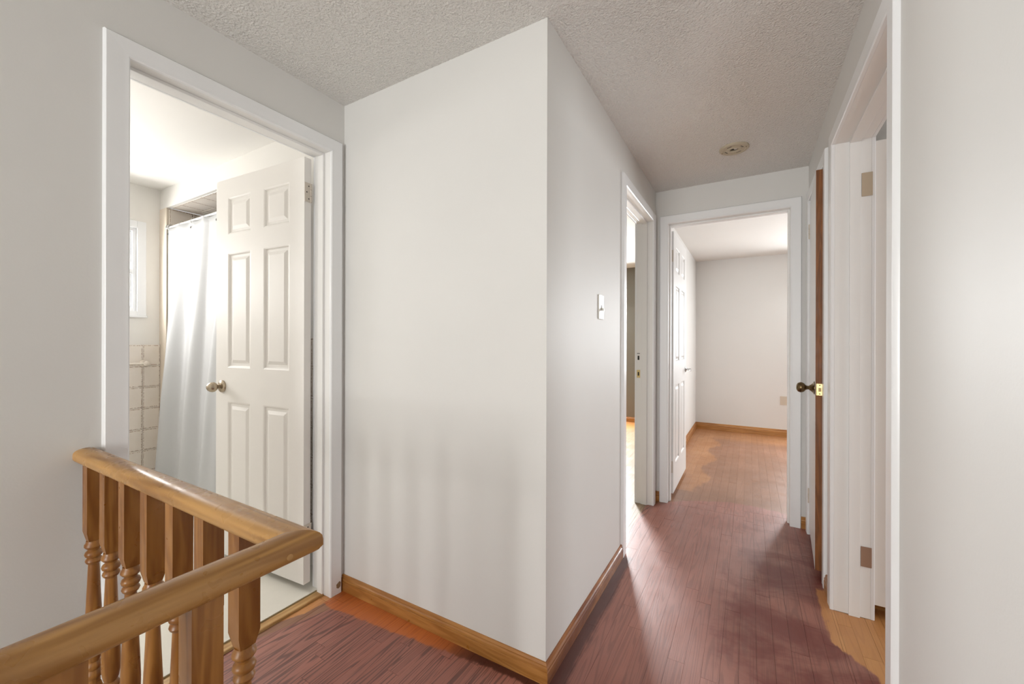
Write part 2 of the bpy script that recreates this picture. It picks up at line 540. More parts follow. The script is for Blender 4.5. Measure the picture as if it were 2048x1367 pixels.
# ------------------------------------------------------------------ floors: every oak strip is a board
UNIT = bpy.data.meshes.new('floor_board')
ub = MB().box(-0.5, 0.5, -0.5, 0.5, -1, 0)
UNIT.from_pydata(ub.v, [], ub.f)
UNIT.materials.append(MFLOOR)
SW = 0.0572


def boards(root, x0, x1, y0, y1, lo=0.45, hi=1.15):
    """strips along Y; each strip cut into boards of uneven length"""
    i0, i1 = math.floor(x0 / SW), math.ceil(x1 / SW)
    for i in range(i0, i1):
        a, b = max(x0, i * SW), min(x1, (i + 1) * SW)
        if b - a < 0.004: continue
        y = y0 - random.uniform(0, 0.5)
        while y < y1 - 0.002:
            e = y + random.uniform(lo, hi)
            s_, t_ = max(y, y0), min(e, y1)
            y = e
            if t_ - s_ < 0.01: continue
            o = bpy.data.objects.new('floor_board', UNIT)
            COL.objects.link(o)
            o.parent = root
            o.location = ((a + b) / 2, (s_ + t_) / 2, random.uniform(-0.0005, 0.0))
            o.scale = (b - a - 0.0006, t_ - s_ - 0.0008, 0.008)


def floor(name, label, slabs, areas, **kw):
    m = MB()
    for b in slabs: m.box(b[0], b[1], b[2], b[3], -0.05, -0.0075)
    f = tag(m.build(name, MSUB), label, 'floor', kind='structure')
    for a in areas: boards(f, *a, **kw)
    return f


f_hall = floor('floor', 'oak strip hall floor in patchy mahogany stain', [(WX - 0.075, 0.0, -0.885, 0.0), (-0.03, RX + 0.0, -5.2, LY), (-0.11, 0.0, 1.01, 1.77)],
               [(-1.092, -0.03, -0.885, 0.0), (-0.03, 0.0, -2.4, 0.0), (0.0, RX, -2.4, LY)])
f_far = floor('floor_far_room', 'brown oak strip floor beyond the corridor end', [(-0.03, 3.2, LY, YB)], [(-0.03, 3.2, 2.0, YB), (0.09, 0.83, LY, 2.0)], lo=0.7, hi=1.6)
f_bed = floor('floor_bedroom', 'bare light oak floor of the side bedroom', [(-3.3, -0.11, 0.94, YB)], [(-2.2, -0.11, 0.94, YB), (-0.11, 0.0, 1.01, 1.77)], lo=0.7, hi=1.6)
f_room = floor('floor_room', 'bare honey oak floor of the right bedroom', [(RX, 4.0, -2.4, 1.10), (RX, 1.6, 1.215, 1.80)],
               [(RX, 1.05, 0.145, 0.985), (1.05, 2.2, -1.4, 1.10), (RX, 1.6, 1.215, 1.80)], lo=0.6, hi=1.4)
m = MB()
for x0, x1, y0, y1, root in ((-3.3, -2.2, 0.94, YB, f_bed), (2.2, 4.0, -2.4, 1.10, f_room), (1.05, 2.2, -2.4, -1.4, f_room)):
    m = MB()
    xx = x0
    while xx < x1 - 0.01:
        m.box(xx, min(xx + SW, x1) - 0.001, y0, y1, -0.008, 0)
        xx += SW
    m.build('floor_boards', MFLOOR, root)['kind'] = 'stuff'

wall('floor_bounce', 'unseen pale floor added behind the camera to bounce light', [(-0.03, RX, -5.2, -2.4, -0.0075, 0.006)], MBOUNCE, 'floor')  # unseen reflector laid on the floor to brighten the ceiling

# bathroom threshold
t = thing('trim_threshold', 'worn pale wooden threshold strip at the bathroom door', 'threshold', (-1.115, -0.43, 0), kind='structure')
MB().box(-1.137, -1.094, -0.78, -0.077, -0.01, 0.010).build('strip', MTHR, t, bevel=0.004)
MB().box(-1.143, -1.134, -0.78, -0.077, -0.01, 0.0145).build('edge_bar', plain('threshold_dirty_edge', (0.33, 0.25, 0.13), 0.6), t, bevel=0.002)

# ------------------------------------------------------------------ skirting boards
BPROF = [(0, 0), (0.013, 0), (0.013, 0.043), (0.0098, 0.0445), (0.0098, 0.0475), (0.0122, 0.049), (0.0112, 0.055), (0.0068, 0.0595), (0.0068, 0.0625), (0.0085, 0.064), (0.0048, 0.071), (0, 0.072)]


def skirting(name, label, p0, p1, nrm, mat, m0=0.0, m1=0.0, hgt=1.0):
    """profile run from p0 to p1 (xy), standing out along nrm; m0/m1: +1 outside mitre, -1 inside mitre"""
    p0, p1, nrm = Vector(p0), Vector(p1), Vector(nrm)
    d = (p1 - p0).normalized()
    rings = []
    for p, k in ((p0, -m0), (p1, m1)):
        rings.append([(p.x + nrm.x * u + d.x * u * k, p.y + nrm.y * u + d.y * u * k, v * hgt) for u, v in BPROF])
    o = MB().loft(rings).build(name, mat)
    return tag(o, label, 'baseboard', kind='structure')


skirting('baseboard_front', 'honey oak baseboard below the plain wall beside the bathroom', (WX, 0), (0, 0), (0, -1), MBASEX, 0, 1)
skirting('baseboard_corridor', 'red-smeared oak baseboard below the light switch', (0, 0), (0, 0.95), (1, 0), MBASER, 1, 0)
skirting('baseboard_corridor_stub', 'short oak baseboard between the side doorway and corridor end', (0, 1.83), (0, LY), (1, 0), MBASEY, 0, -1)
skirting('baseboard_end', 'tiny oak baseboard left of the end doorway', (0, LY), (0.03, LY), (0, -1), MBASEX, -1, 0)
skirting('baseboard_end_corner', 'tiny oak baseboard right of the end doorway', (0.89, LY), (RX, LY), (0, -1), MBASEX, 0, -1)
skirting('baseboard_right', 'narrow oak baseboard between closet and bedroom doorway', (RX, 1.155), (RX, 1.045), (-1, 0), MBASEY)
skirting('baseboard_right_near', 'oak baseboard on the hall wall before the bedroom doorway', (RX, 0.085), (RX, -5.2), (-1, 0), MBASEY)
skirting('baseboard_far_left', 'orange oak baseboard on the left of the far room', (-0.03, 2.0), (-0.03, YB), (1, 0), MBASEY, 0, -1, 1.25)
skirting('baseboard_far_back', 'orange oak baseboard along the back of the far room', (-0.03, YB), (3.2, YB), (0, -1), MBASEX, -1, 0, 1.25)
skirting('baseboard_bedroom', 'pale oak baseboard below the taupe bedroom wall', (-3.3, YB), (-0.13, YB), (0, -1), MBASEX)
skirting('baseboard_room', 'dark oak baseboard behind the open bedroom door', (1.05, 1.10), (4.0, 1.10), (0, -1), MBASEX)

# ------------------------------------------------------------------ door frames
CPROF = [(0, 0), (0, 0.010), (0.004, 0.0135), (0.018, 0.0125), (0.045, 0.0145), (0.055, 0.0145), (0.0585, 0.011), (0.060, 0)]


def frame(name, label, a0, a1, front, back, mp, zt=DH, cw=0.060, stop=None, mat=MTRIM, jmat=MJAMB, backside=True, base=(0, 0)):
    """door frame round an opening a0..a1 in a wall running from plane `front` to plane `back`;
    mp(a, d, z): a along the wall, d across it (d outward from the front face), returns a world point"""
    root = thing(name, label, 'door frame', (base[0], base[1], 0), kind='structure')
    dep = abs(back - front)
    k = cw / 0.060
    sides = [(0.0, 1.0)] + ([(-dep, -1.0)] if backside else [])
    for d0, sg in sides:
        P = [(u * k, d0 + sg * d) for u, d in CPROF]
        for a, s_ in ((a0, -1), (a1, 1)):
            MB().loft([[mp(a + s_ * (u + 0.0), d, 0.0) for u, d in P], [mp(a + s_ * u, d, zt + u) for u, d in P]]).build('casing', mat, root, smooth=True)
        MB().loft([[mp(a0 - u, d, zt + u) for u, d in P], [mp(a1 + u, d, zt + u) for u, d in P]]).build('casing', mat, root, smooth=True)

    def slab(nm, aa, ab, za, zb, da, db, mt):
        vs = [mp(a, d, z) for z in (za, zb) for d in (da, db) for a in (aa, ab)]
        return MB().add(vs, [(0, 2, 3, 1), (4, 5, 7, 6), (0, 1, 5, 4), (2, 6, 7, 3), (0, 4, 6, 2), (1, 3, 7, 5)]).build(nm, mt, root, bevel=0.0015)
    slab('jamb', a0 - j, a0, 0, zt + j, -dep, 0.0, jmat)
    slab('jamb', a1, a1 + j, 0, zt + j, -dep, 0.0, jmat)
    slab('head_jamb', a0, a1, zt, zt + j, -dep, 0.0, jmat)
    if stop:
        s0, s1 = stop
        slab('door_stop', a0, a0 + 0.011, 0, zt, s0, s1, jmat)
        slab('door_stop', a1 - 0.011, a1, 0, zt, s0, s1, jmat)
        slab('door_stop', a0 + 0.011, a1 - 0.011, zt - 0.011, zt, s0, s1, jmat)
    return root


fr_bath = frame('trim_1', 'white frame of the bathroom doorway beside the stairs', -0.777, -0.077, WX, XB, lambda a, d, z: (WX + d, a, z), stop=(-0.072, -0.035), base=(WX, -0.43))
fr_bed = frame('trim_2', 'white frame of the corridor side doorway past the light switch', 1.01, 1.77, 0, -0.11, lambda a, d, z: (d, a, z), stop=(-0.072, -0.035), base=(0, 1.39))
fr_end = frame('trim_3', 'white frame of the doorway at the corridor end', 0.09, 0.83, LY, 2.0, lambda a, d, z: (a, LY - d, z), stop=(-0.075, -0.037), base=(0.46, LY))
fr_clo = frame('trim_4', 'white frame around the narrow closet door', 1.215, 1.80, RX, 1.05, lambda a, d, z: (RX - d, a, z), stop=(-0.075, -0.037), base=(RX, 1.5), backside=False)
fr_room = frame('trim_5', 'white frame of the bedroom doorway with bare hinges', 0.145, 0.985, RX, 1.05, lambda a, d, z: (RX - d, a, z), stop=(-0.088, -0.050), base=(RX, 0.56))

# strike plates and bolt mortise on the side doorway's far jamb
MB().box(-0.108, -0.084, 1.7685, 1.7705, 0.915, 0.972).build('strike_plate', MBRASS, fr_bed, bevel=0.0008)
MB().box(-0.101, -0.091, 1.7675, 1.7705, 0.930, 0.957).build('latch_hole', MDARK, fr_bed)
MB().box(-0.102, -0.090, 1.7675, 1.7705, 1.045, 1.075).build('bolt_hole', MDARK, fr_bed)
MB().box(-0.106, -0.086, 1.7690, 1.7705, 1.090, 1.094).build('screw_slot', MDARK, fr_bed)


# bare wood where paint has chipped off the foot of the bathroom casing
MCHIP = wood('chipped_bare_wood', (0.16, 0.10, 0.05), (0.36, 0.26, 0.15), 'Z', 0.7)
ring_ = [(-0.046, 0.030), (-0.036, 0.024), (-0.026, 0.030), (-0.024, 0.047), (-0.031, 0.056), (-0.040, 0.050), (-0.047, 0.046)]
MB().loft([[(WX + d, y, z) for y, z in ring_] for d in (0.0130, 0.0150)]).build('paint_chip', MCHIP, fr_bath)

# ------------------------------------------------------------------ doors (local: hinge edge at x=0, seen face at y=0, leaf towards +x, thickness +y)
def knob(root, x, z, mat, prof, back=True, t=0.035):
    for sgn in ((1, -1) if back else (1,)):
        y0 = 0.0 if sgn == 1 else t
        mt = Matrix.Translation((x, y0, z)) @ Matrix.Rotation(R(90) * sgn, 4, 'X')
        o = MB().lathe(prof[0], 28, mt).build('knob', mat, root, smooth=True, world=False)
        MB().lathe(prof[1], 28, mt).build('rosette', mat, o, smooth=True, world=False)


EGG = ([(0.0, 0.010), (0.011, 0.010), (0.010, 0.022), (0.012, 0.029), (0.020, 0.034), (0.0255, 0.042), (0.0265, 0.050), (0.024, 0.060), (0.018, 0.069), (0.010, 0.075), (0.0, 0.077)],
       [(0.0, 0.0), (0.032, 0.0), (0.0325, 0.004), (0.030, 0.009), (0.022, 0.013), (0.014, 0.016), (0.0, 0.017)])
BALL = ([(0.0, 0.006), (0.010, 0.006), (0.0095, 0.030), (0.013, 0.037), (0.0215, 0.043), (0.0262, 0.052), (0.0265, 0.060), (0.022, 0.070), (0.012, 0.076), (0.0, 0.077)],
        [(0.0, 0.0), (0.033, 0.0), (0.033, 0.003), (0.026, 0.006), (0.016, 0.016), (0.012, 0.022), (0.0, 0.024)])


def sixpanel(root, w, h, t, mat):
    sx, sz = w / 0.70, h / 1.985
    cols = [(0.105 * sx, 0.298 * sx), (0.402 * sx, 0.595 * sx)]
    rows = [(0.205 * sz, 0.812 * sz), (0.990 * sz, 1.592 * sz), (1.692 * sz, 1.885 * sz)]
    xs = sorted({0.0, w, *[v for c in cols for v in c]})
    zs = sorted({0.0, h, *[v for c in rows for v in c]})
    m = MB()
    for y in (0.0, t):
        for a, b in zip(xs, xs[1:]):
            for c, d in zip(zs, zs[1:]):
                if any(abs(a - q[0]) < 1e-6 for q in cols) and any(abs(c - q[0]) < 1e-6 for q in rows): continue
                m.add([(a, y, c), (b, y, c), (b, y, d), (a, y, d)], [(0, 1, 2, 3)])
    for a, b in zip(xs, xs[1:]):
        for z in (0, h): m.add([(a, 0, z), (b, 0, z), (b, t, z), (a, t, z)], [(0, 1, 2, 3)])
    for c, d in zip(zs, zs[1:]):
        for x in (0, w): m.add([(x, 0, c), (x, t, c), (x, t, d), (x, 0, d)], [(0, 1, 2, 3)])
    me = m.build('door_leaf', mat, root, world=False)
    import bmesh
    bm = bmesh.new(); bm.from_mesh(me.data)
    bmesh.ops.remove_doubles(bm, verts=bm.verts, dist=1e-5)
    bmesh.ops.recalc_face_normals(bm, faces=bm.faces)
    bm.to_mesh(me.data); bm.free()
    for c in cols:
        for r in rows:
            p = MB()
            for y, s_ in ((0.0, 1), (t, -1)):
                rings = []
                for ins, dep in ((0, 0), (0.006, 0.002), (0.012, 0.0085), (0.024, 0.0085), (0.040, 0.002), (0.042, 0.0018)):
                    yy = y + s_ * dep
                    rings.append([(c[0] + ins, yy, r[0] + ins), (c[1] - ins, yy, r[0] + ins), (c[1] - ins, yy, r[1] - ins), (c[0] + ins, yy, r[1] - ins)])
                n = len(rings)
                vs = [q for g in rings for q in g]
                fs = [(i * 4 + k, i * 4 + (k + 1) % 4, i * 4 + 4 + (k + 1) % 4, i * 4 + 4 + k) for i in range(n - 1) for k in range(4)] + [tuple((n - 1) * 4 + k for k in range(4))]
                p.add(vs, fs)
            o = p.build('panel', mat, root, world=False)
            bm = bmesh.new(); bm.from_mesh(o.data)
            for f in bm.faces:
                want = -1 if f.calc_center_median().y < t / 2 else 1
                if f.normal.y * want < 0: f.normal_flip()
            bm.to_mesh(o.data); bm.free()
    return root


def hinge(root, z, mat, mt, leaf=0.032, hh=0.089, world=False):
    """painted butt hinge: leaf plate, knuckles and pin tips, screws; mt places it (plate in XZ plane, knuckle at x=0)"""
    T = Matrix.Translation((0, 0, z))
    h = MB().box(-leaf, 0.0, -0.0015, 0.0015, -hh / 2, hh / 2, mt @ T).build('hinge', mat, root, bevel=0.0008, world=world)
    for k in range(3):
        zc = -hh / 2 + hh * (k + 0.5) / 3
        MB().lathe([(0.0, zc - hh / 6 + 0.001), (0.0055, zc - hh / 6 + 0.001), (0.0055, zc + hh / 6 - 0.001), (0.0, zc + hh / 6 - 0.001)], 14, mt @ T).build('knuckle', mat, h, smooth=True, world=world)
    for k, xx in ((-1, -0.012), (0, -0.022), (1, -0.012)):
        MB().lathe([(0.0, 0.001), (0.0032, 0.001), (0.0028, 0.0022), (0.0, 0.0024)], 12, mt @ T @ Matrix.Translation((xx, 0, k * hh * 0.33)) @ Matrix.Rotation(R(90), 4, 'X')).build('screw', MDARK, h, world=world)
    return h


# bathroom door: hinged on the right jamb, swung into the bathroom
d1 = thing('door_1', 'white six-panel bathroom door standing open with satin nickel egg knob', 'door', (-1.172, -0.128, 0.048), R(180 + 4), kind='structure')
# local +x runs into the bathroom, the face towards the hall stair is y = thickness after the half turn
sixpanel(d1, 0.70, 1.975, 0.035, MDOOR)
for o in d1.children: o.location.y = -0.035
for c in list(d1.children): pass
for sgn, y0 in ((-1, 0.0), (1, -0.035)):
    mt = Matrix.Translation((0.64, y0, 0.885)) @ Matrix.Rotation(R(90) * sgn, 4, 'X')
    o = MB().lathe(EGG[0], 28, mt).build('knob', MNICK, d1, smooth=True, world=False)
    MB().lathe(EGG[1], 28, mt).build('rosette', MNICK, o, smooth=True, world=False)
for zz in (1.815, 0.23):
    hinge(d1, zz, MHPAINT, Matrix.Translation((-0.001, -0.033, 0)) @ Matrix.Rotation(R(-90), 4, 'Z'))

# far room door: hinged on the left jamb, folded against the far room's left wall
d2 = thing('door_2', 'white six-panel door opened against the far room wall with silver lever', 'door', (0.108, 2.012, 0.03), R(90), kind='structure')
sixpanel(d2, 0.72, 1.985, 0.035, MDOORC)
o = MB().lathe([(0.0, 0.0), (0.026, 0.0), (0.026, 0.005), (0.018, 0.009), (0.009, 0.012), (0.009, 0.045), (0.0, 0.045)], 24, Matrix.Translation((0.655, 0.0, 0.905)) @ Matrix.Rotation(R(90), 4, 'X')).build('lever_rosette', MCHROME, d2, smooth=True, world=False)
MB().loft([[(0.665 - 0.11 * k, -0.045 - 0.006 * math.sin(k * 3) + 0.006 * math.cos(a), 0.905 - 0.006 * k + 0.008 * math.sin(a)) for a in [q * math.pi / 5 for q in range(10)]] for k in (0, 0.25, 0.5, 0.75, 1)]).build('lever', MCHROME, o, smooth=True, world=False)
for zz in (1.80, 0.20):
    hinge(d2, zz, MHPAINT, Matrix.Translation((-0.0015, 0.034, 0)) @ Matrix.Rotation(R(90), 4, 'Z'))

# closet door: flush slab, ajar, raw brown latch edge towards the hall
a_ = math.atan2(0.886 - 0.922, -(1.797 - 1.226))
cd_len = math.hypot(0.036, 0.571)
d3 = thing('door_3', 'narrow flush closet door ajar with raw brown edge and antique brass knob', 'door', (0.922, 1.797, 0.05), math.atan2(1.226 - 1.797, 0.886 - 0.922), kind='structure')
# local +x from hinge to latch; local +y is the room side (towards the closet)
MB().box(0.0, cd_len - 0.002, 0.0, 0.035, 0, 1.975).build('door_leaf', MDOORC, d3, bevel=0.001, world=False)
MB().box(cd_len - 0.002, cd_len, 0.0005, 0.0345, 0.0, 1.974).build('latch_edge', MEDGE, d3, world=False)
lp = MB().box(cd_len, cd_len + 0.0012, 0.0035, 0.0315, 0.862, 0.920).build('latch_plate', MBRASS, d3, bevel=0.0006, world=False)
MB().box(cd_len, cd_len + 0.007, 0.012, 0.023, 0.882, 0.900).build('latch_bolt', MBRONZE, lp, world=False)
for zz in (0.870, 0.912):
    MB().lathe([(0.0, 0.0), (0.0028, 0.0), (0.0, 0.001)], 10, Matrix.Translation((cd_len + 0.0014, 0.0175, zz)) @ Matrix.Rotation(R(90), 4, 'Y')).build('screw', MDARK, lp, world=False)
knob(d3, cd_len - 0.062, 0.893, MBRONZE, BALL, back=False)
for zz in (1.80, 0.19):
    hinge(d3, zz, MHPAINT, Matrix.Translation((0.004, -0.002, 0)))

# right bedroom door: flush slab, swung fully into the room
d4 = thing('door_4', 'plain cream flush bedroom door swung open behind the right doorway', 'door', (1.060, 0.995, 0.062), 0.0, kind='structure')
MB().box(0.0, 0.81, 0.0, 0.035, 0, 1.965).build('door_leaf', MDOOR, d4, bevel=0.0012, world=False)
knob(d4, 0.75, 0.88, MBRONZE, BALL)
# hinge leaves on the far jamb of the right bedroom doorway (part of its frame)
h1 = hinge(fr_room, 1.845, paint('hinge_worn_beige', (0.52, 0.43, 0.32), 0.4), Matrix.Translation((1.052, 0.982, 0)), leaf=0.036, hh=0.10, world=True)
h2 = hinge(fr_room, 0.262, MHBARE, Matrix.Translation((1.052, 0.982, 0)), leaf=0.036, hh=0.085, world=True)
MB().lathe([(0, 1.895), (0.003, 1.895), (0.003, 1.922), (0.0045, 1.924), (0.0045, 1.930), (0, 1.931)], 10, Matrix.Translation((1.047, 0.980, 0))).build('hinge_pin', MBRONZE, h1, smooth=True)

# ------------------------------------------------------------------ windows
def window(name, label, along, a0, a1, z0, z1, f, out, casing=0.05, latch=False, mull=True):
    """casement: casing on the room face f, frame and sashes inside the wall (towards out)"""
    def mp(a, d, z):   # d > 0 into the room
        return (f - out * d, a, z) if along == 'y' else (a, f - out * d, z)
    root = thing(name, label, 'window', mp((a0 + a1) / 2, 0, z0), kind='structure')

    def slab(nm, aa, ab, za, zb, da, db, mt, par, bev=0.002):
        vs = [mp(a, d, z) for z in (za, zb) for d in (da, db) for a in (aa, ab)]
        o = MB().add(vs, [(0, 2, 3, 1), (4, 5, 7, 6), (0, 1, 5, 4), (2, 6, 7, 3), (0, 4, 6, 2), (1, 3, 7, 5)]).build(nm, mt, None, bevel=bev)
        o.parent = par
        o.matrix_parent_inverse = Matrix.Translation(-root.location) if par is root else Matrix.Identity(4)
        return o
    c = casing
    for args in ((a0 - c, a0, z0 - c * 0.7, z1 + c), (a1, a1 + c, z0 - c * 0.7, z1 + c), (a0, a1, z1, z1 + c), (a0, a1, z0 - c * 0.7, z0)):
        slab('casing', *args, 0.0, 0.014, MTRIM, root)
    slab('sill', a0 - c - 0.006, a1 + c + 0.006, z0 - c * 0.7 - 0.01, z0 - c * 0.7 + 0.004, 0, 0.02, MTRIM, root)
    fw = 0.022
    for args in ((a0, a0 + fw, z0, z1), (a1 - fw, a1, z0, z1), (a0 + fw, a1 - fw, z1 - fw, z1), (a0 + fw, a1 - fw, z0, z0 + fw)):
        slab('window_frame', *args, -0.09, -0.002, MPVC, root)
    mid = (a0 + a1) / 2
    for aa, ab, dd in ((a0 + fw, mid + 0.012, -0.055), (mid - 0.012, a1 - fw, -0.035)):
        s0 = 0.018
        for args in ((aa, aa + s0, z0 + fw, z1 - fw), (ab - s0, ab, z0 + fw, z1 - fw), (aa + s0, ab - s0, z1 - fw - s0, z1 - fw), (aa + s0, ab - s0, z0 + fw, z0 + fw + s0)):
            slab('sash', *args, dd - 0.008, dd + 0.008, MPVC, root)
        slab('pane', aa + s0, ab - s0, z0 + fw + s0, z1 - fw - s0, dd - 0.002, dd + 0.002, MGLASS, root, 0)
    if latch:
        zc = (z0 + z1) / 2 - 0.02
        slab('latch', a1 - fw - 0.034, a1 - fw + 0.004, zc - 0.014, zc + 0.014, -0.027, -0.004, MPVC, root)
        slab('latch_lever', a1 - fw - 0.022, a1 - fw - 0.002, zc - 0.004, zc + 0.022, -0.006, 0.004, MPVC, root)
    return root


window('window_1', 'white sliding bathroom window over the tiles', 'y', -1.25, -0.105, 1.385, 1.975, XW, -1, latch=True)  # hidden side extended to spread the bathroom light more evenly
window('window_2', 'white sliding window of the taupe bedroom', 'x', -2.0, -1.34, 0.70, 2.0, YB, 1)
window('window_3', 'white sliding window of the far room', 'x', 1.42, 2.08, 0.70, 2.0, YB, 1)
window('window_4', 'white sliding window of the right bedroom', 'y', -0.20, 0.90, 0.70, 2.0, 4.0, 1)
window('fill_window', 'tall white window added behind the camera to light the hall', 'x', -0.67, 0.53, 0.40, 2.1, -5.2, -1)  # added window, the opening for the hall fill light

# ------------------------------------------------------------------ bathroom wall tiles, each a piece
TS = 0.152
TM = bpy.data.meshes.new('tile')
ins = 0.5 - 0.008
tb = MB().loft([[(sx * r_, sy * r_, z) for sx, sy in ((-1, -1), (1, -1), (1, 1), (-1, 1))] for r_, z in ((0.5 - 0.006, 0), (0.5 - 0.006, 0.7), (0.5 - 0.02, 1.0))])
TM.from_pydata(tb.v, [], tb.f)
TM.materials.append(MTILE)


def tiles(root, origin, du, dv, nrm, nu, nv, wu=TS, wv=TS, depth=0.006):
    """grid of tiles from origin along du (nu) and dv (nv)"""
    du, dv, nrm = Vector(du), Vector(dv), Vector(nrm)
    M3 = Matrix((du, dv, nrm)).transposed()
    for i in range(nu):
        for k in range(nv):
            o = bpy.data.objects.new('tile', TM)
            COL.objects.link(o)
            c = Vector(origin) + du * wu * (i + 0.5) + dv * wv * (k + 0.5)
            mt = Matrix.Translation(c) @ M3.to_4x4() @ Matrix.Diagonal((wu, wv, depth, 1))
            o.parent = root
            o.matrix_basis = mt


ww = bpy.data.objects['wall_bathroom_window']
tiles(ww, (XW, YA - 0.10 - 6 * TS, 1.146 - 7 * TS), (0, 1, 0), (0, 0, 1), (1, 0, 0), 6, 7)
tiles(ww, (XW, YA - 0.10, 1.146 - 7 * TS), (0, 1, 0), (0, 0, 1), (1, 0, 0), 1, 7, 0.099)
wr = bpy.data.objects['wall_bathroom_return']
tiles(wr, (-3.06, YA + 0.01, 2.14 - 14 * TS), (0, 1, 0), (0, 0, 1), (1, 0, 0), 5, 14)
tiles(alc, (-3.054, YA + 0.022, 2.148), (1, 0, 0), (0, 1, 0), (0, 0, -1), 10, 5)
tiles(wb, (-1.53 + 0.0, YA, 1.19 - 7 * TS), (1, 0, 0), (0, 0, 1), (0, -1, 0), 2, 7, 0.178)
# tile trim cap on the return
MB().box(XW, -3.056, YA - 0.004, YA + 0.004, 1.15, 2.142).build('corner_strip', MBEIGE, wr)

# ------------------------------------------------------------------ shower rod, rings and curtain
rod = thing('curtain_rod', 'white shower rod across the tub alcove', 'curtain rod', (-3.05, 0.045, 1.99))
MB().loft([[(xx, 0.045 + 0.0095 * math.cos(a), 1.998 + 0.0095 * math.sin(a)) for a in [q * math.pi / 8 for q in range(16)]] for xx in (-3.052, -1.532)]).build('tube', MRODW, rod, smooth=True)
for xx, s_ in ((-3.054, 1), (-1.531, -1)):
    MB().lathe([(0, 0), (0.024, 0), (0.022, 0.008), (0.013, 0.014), (0, 0.014)], 20, Matrix.Translation((xx, 0.045, 1.998)) @ Matrix.Rotation(R(90) * s_, 4, 'Y')).build('flange', MCHROME, rod, smooth=True)

NR = 9
ringx = [-3.028 + 1.40 * (k / (NR - 1)) for k in range(NR)]
curt = thing('shower_curtain', 'plain white shower curtain hanging in slanting folds over the tub', 'shower curtain', (-2.3, 0.02, 0.2))
m = MB()
NX, NZ = 150, 46
ztop, zbot = 1.990, 0.10
rings = []
for iz in range(NZ + 1):
    tz = iz / NZ
    z = ztop - (ztop - zbot) * tz
    row = []
    for ix in range(NX + 1):
        u = ix / NX
        x = -3.035 + 1.44 * u
        shift = 0.30 * tz ** 1.1                       # folds slant as they fall
        amp = 0.010 + 0.030 * min(1, tz * 1.6)
        ph = (u + shift * 0.55) * 2 * math.pi
        y = 0.030 - 0.032 * tz ** 0.8
        y += amp * (0.75 * math.sin(ph * 4.3 + 0.6) + 0.45 * math.sin(ph * 2.1 + 1.9) + 0.25 * math.sin(ph * 9.7))
        x += 0.012 * math.cos(ph * 4.3) * min(1, tz * 2) - 0.0 * tz
        if y > 0.030 and tz < 0.05: y = 0.030
        row.append((x, min(y, 0.03), z - 0.012 * abs(math.sin(u * math.pi * (NR - 1))) * (1 - tz)))
    rings.append(row)
m.loft(rings, caps=False, closed=False)
co = m.build('cloth', MCURT, curt, smooth=False)
for p in co.data.polygons: p.use_smooth = True
sm = co.modifiers.new('thickness', 'SOLIDIFY'); sm.thickness = 0.0012
for xx in ringx:
    tor = []
    for q in range(16):
        a = q * 2 * math.pi / 16
        cx, cz = 0.019 * math.cos(a), 0.019 * math.sin(a)
        tor.append([(xx + 0.002 * math.sin(b), 0.045 + (0.019 + 0.002 * math.cos(b)) * math.cos(a), 1.992 + (0.024 + 0.002 * math.cos(b)) * math.sin(a)) for b in [w_ * math.pi / 3 for w_ in range(6)]])
    tor.append(tor[0])
    MB().loft(tor, caps=False).build('ring', MCHROME, curt, smooth=True)
    MB().lathe([(0.003, 0), (0.008, 0), (0.008, 0.002), (0.003, 0.002), (0.003, 0)], 14, Matrix.Translation((xx, 0.026, 1.945)) @ Matrix.Rotation(R(90), 4, 'X')).build('grommet', MCHROME, curt)

# towel bar
tbar = thing('towel_bar', 'cream ceramic towel bar on the tiled wall under the window', 'towel bar', (XW, -0.3, 1.0))
for yy in (-0.068, -0.58):
    MB().lathe([(0, 0), (0.026, 0), (0.025, 0.006), (0.014, 0.014), (0.013, 0.040), (0.019, 0.046), (0.019, 0.062), (0.012, 0.068), (0, 0.069)], 20, Matrix.Translation((XW + 0.006, yy, 1.012)) @ Matrix.Rotation(R(90), 4, 'Y')).build('post', MCERAM, tbar, smooth=True)
MB().loft([[(XW + 0.060 + 0.008 * math.cos(a), yy, 1.012 + 0.008 * math.sin(a)) for a in [q * math.pi / 6 for q in range(12)]] for yy in (-0.58, -0.068)]).build('bar', MCERAM, tbar, smooth=True)

# ------------------------------------------------------------------ stair railing
rail = thing('stair_railing', 'honey oak stair railing with turned balusters around the stairwell', 'railing', (-0.03, -0.865, 0))
RP = []                                            # loaf shaped section: (across, height)
for k in range(13):
    a = math.pi * k / 12
    RP.append((0.027 * math.cos(a), 0.8415 + 0.0185 * (max(0.0, math.sin(a)) ** 0.75)))
RP += [(-0.027, 0.832), (-0.022, 0.825), (-0.019, 0.823), (0.019, 0.823), (0.022, 0.825), (0.027, 0.832)]
XR, YR = -0.036, -0.870
# leg along X, mitred into the leg along Y
MB().loft([[(WX, YR + u, z) for u, z in RP], [(XR + u, YR + u, z) for u, z in RP]]).build('handrail', MRAILX, rail, smooth=True)
MB().loft([[(XR + u, YR + u, z) for u, z in RP], [(XR + u, -4.9, z) for u, z in RP]]).build('handrail', MRAILY, rail, smooth=True)
# wooden plugs
for yy in (-0.90,):
    MB().lathe([(0, 0), (0.0048, 0), (0.0048, 0.0012), (0, 0.0014)], 14, Matrix.Translation((XR + 0.0266, yy, 0.8365)) @ Matrix.Rotation(R(90), 4, 'Y')).build('plug', MTHR, rail)

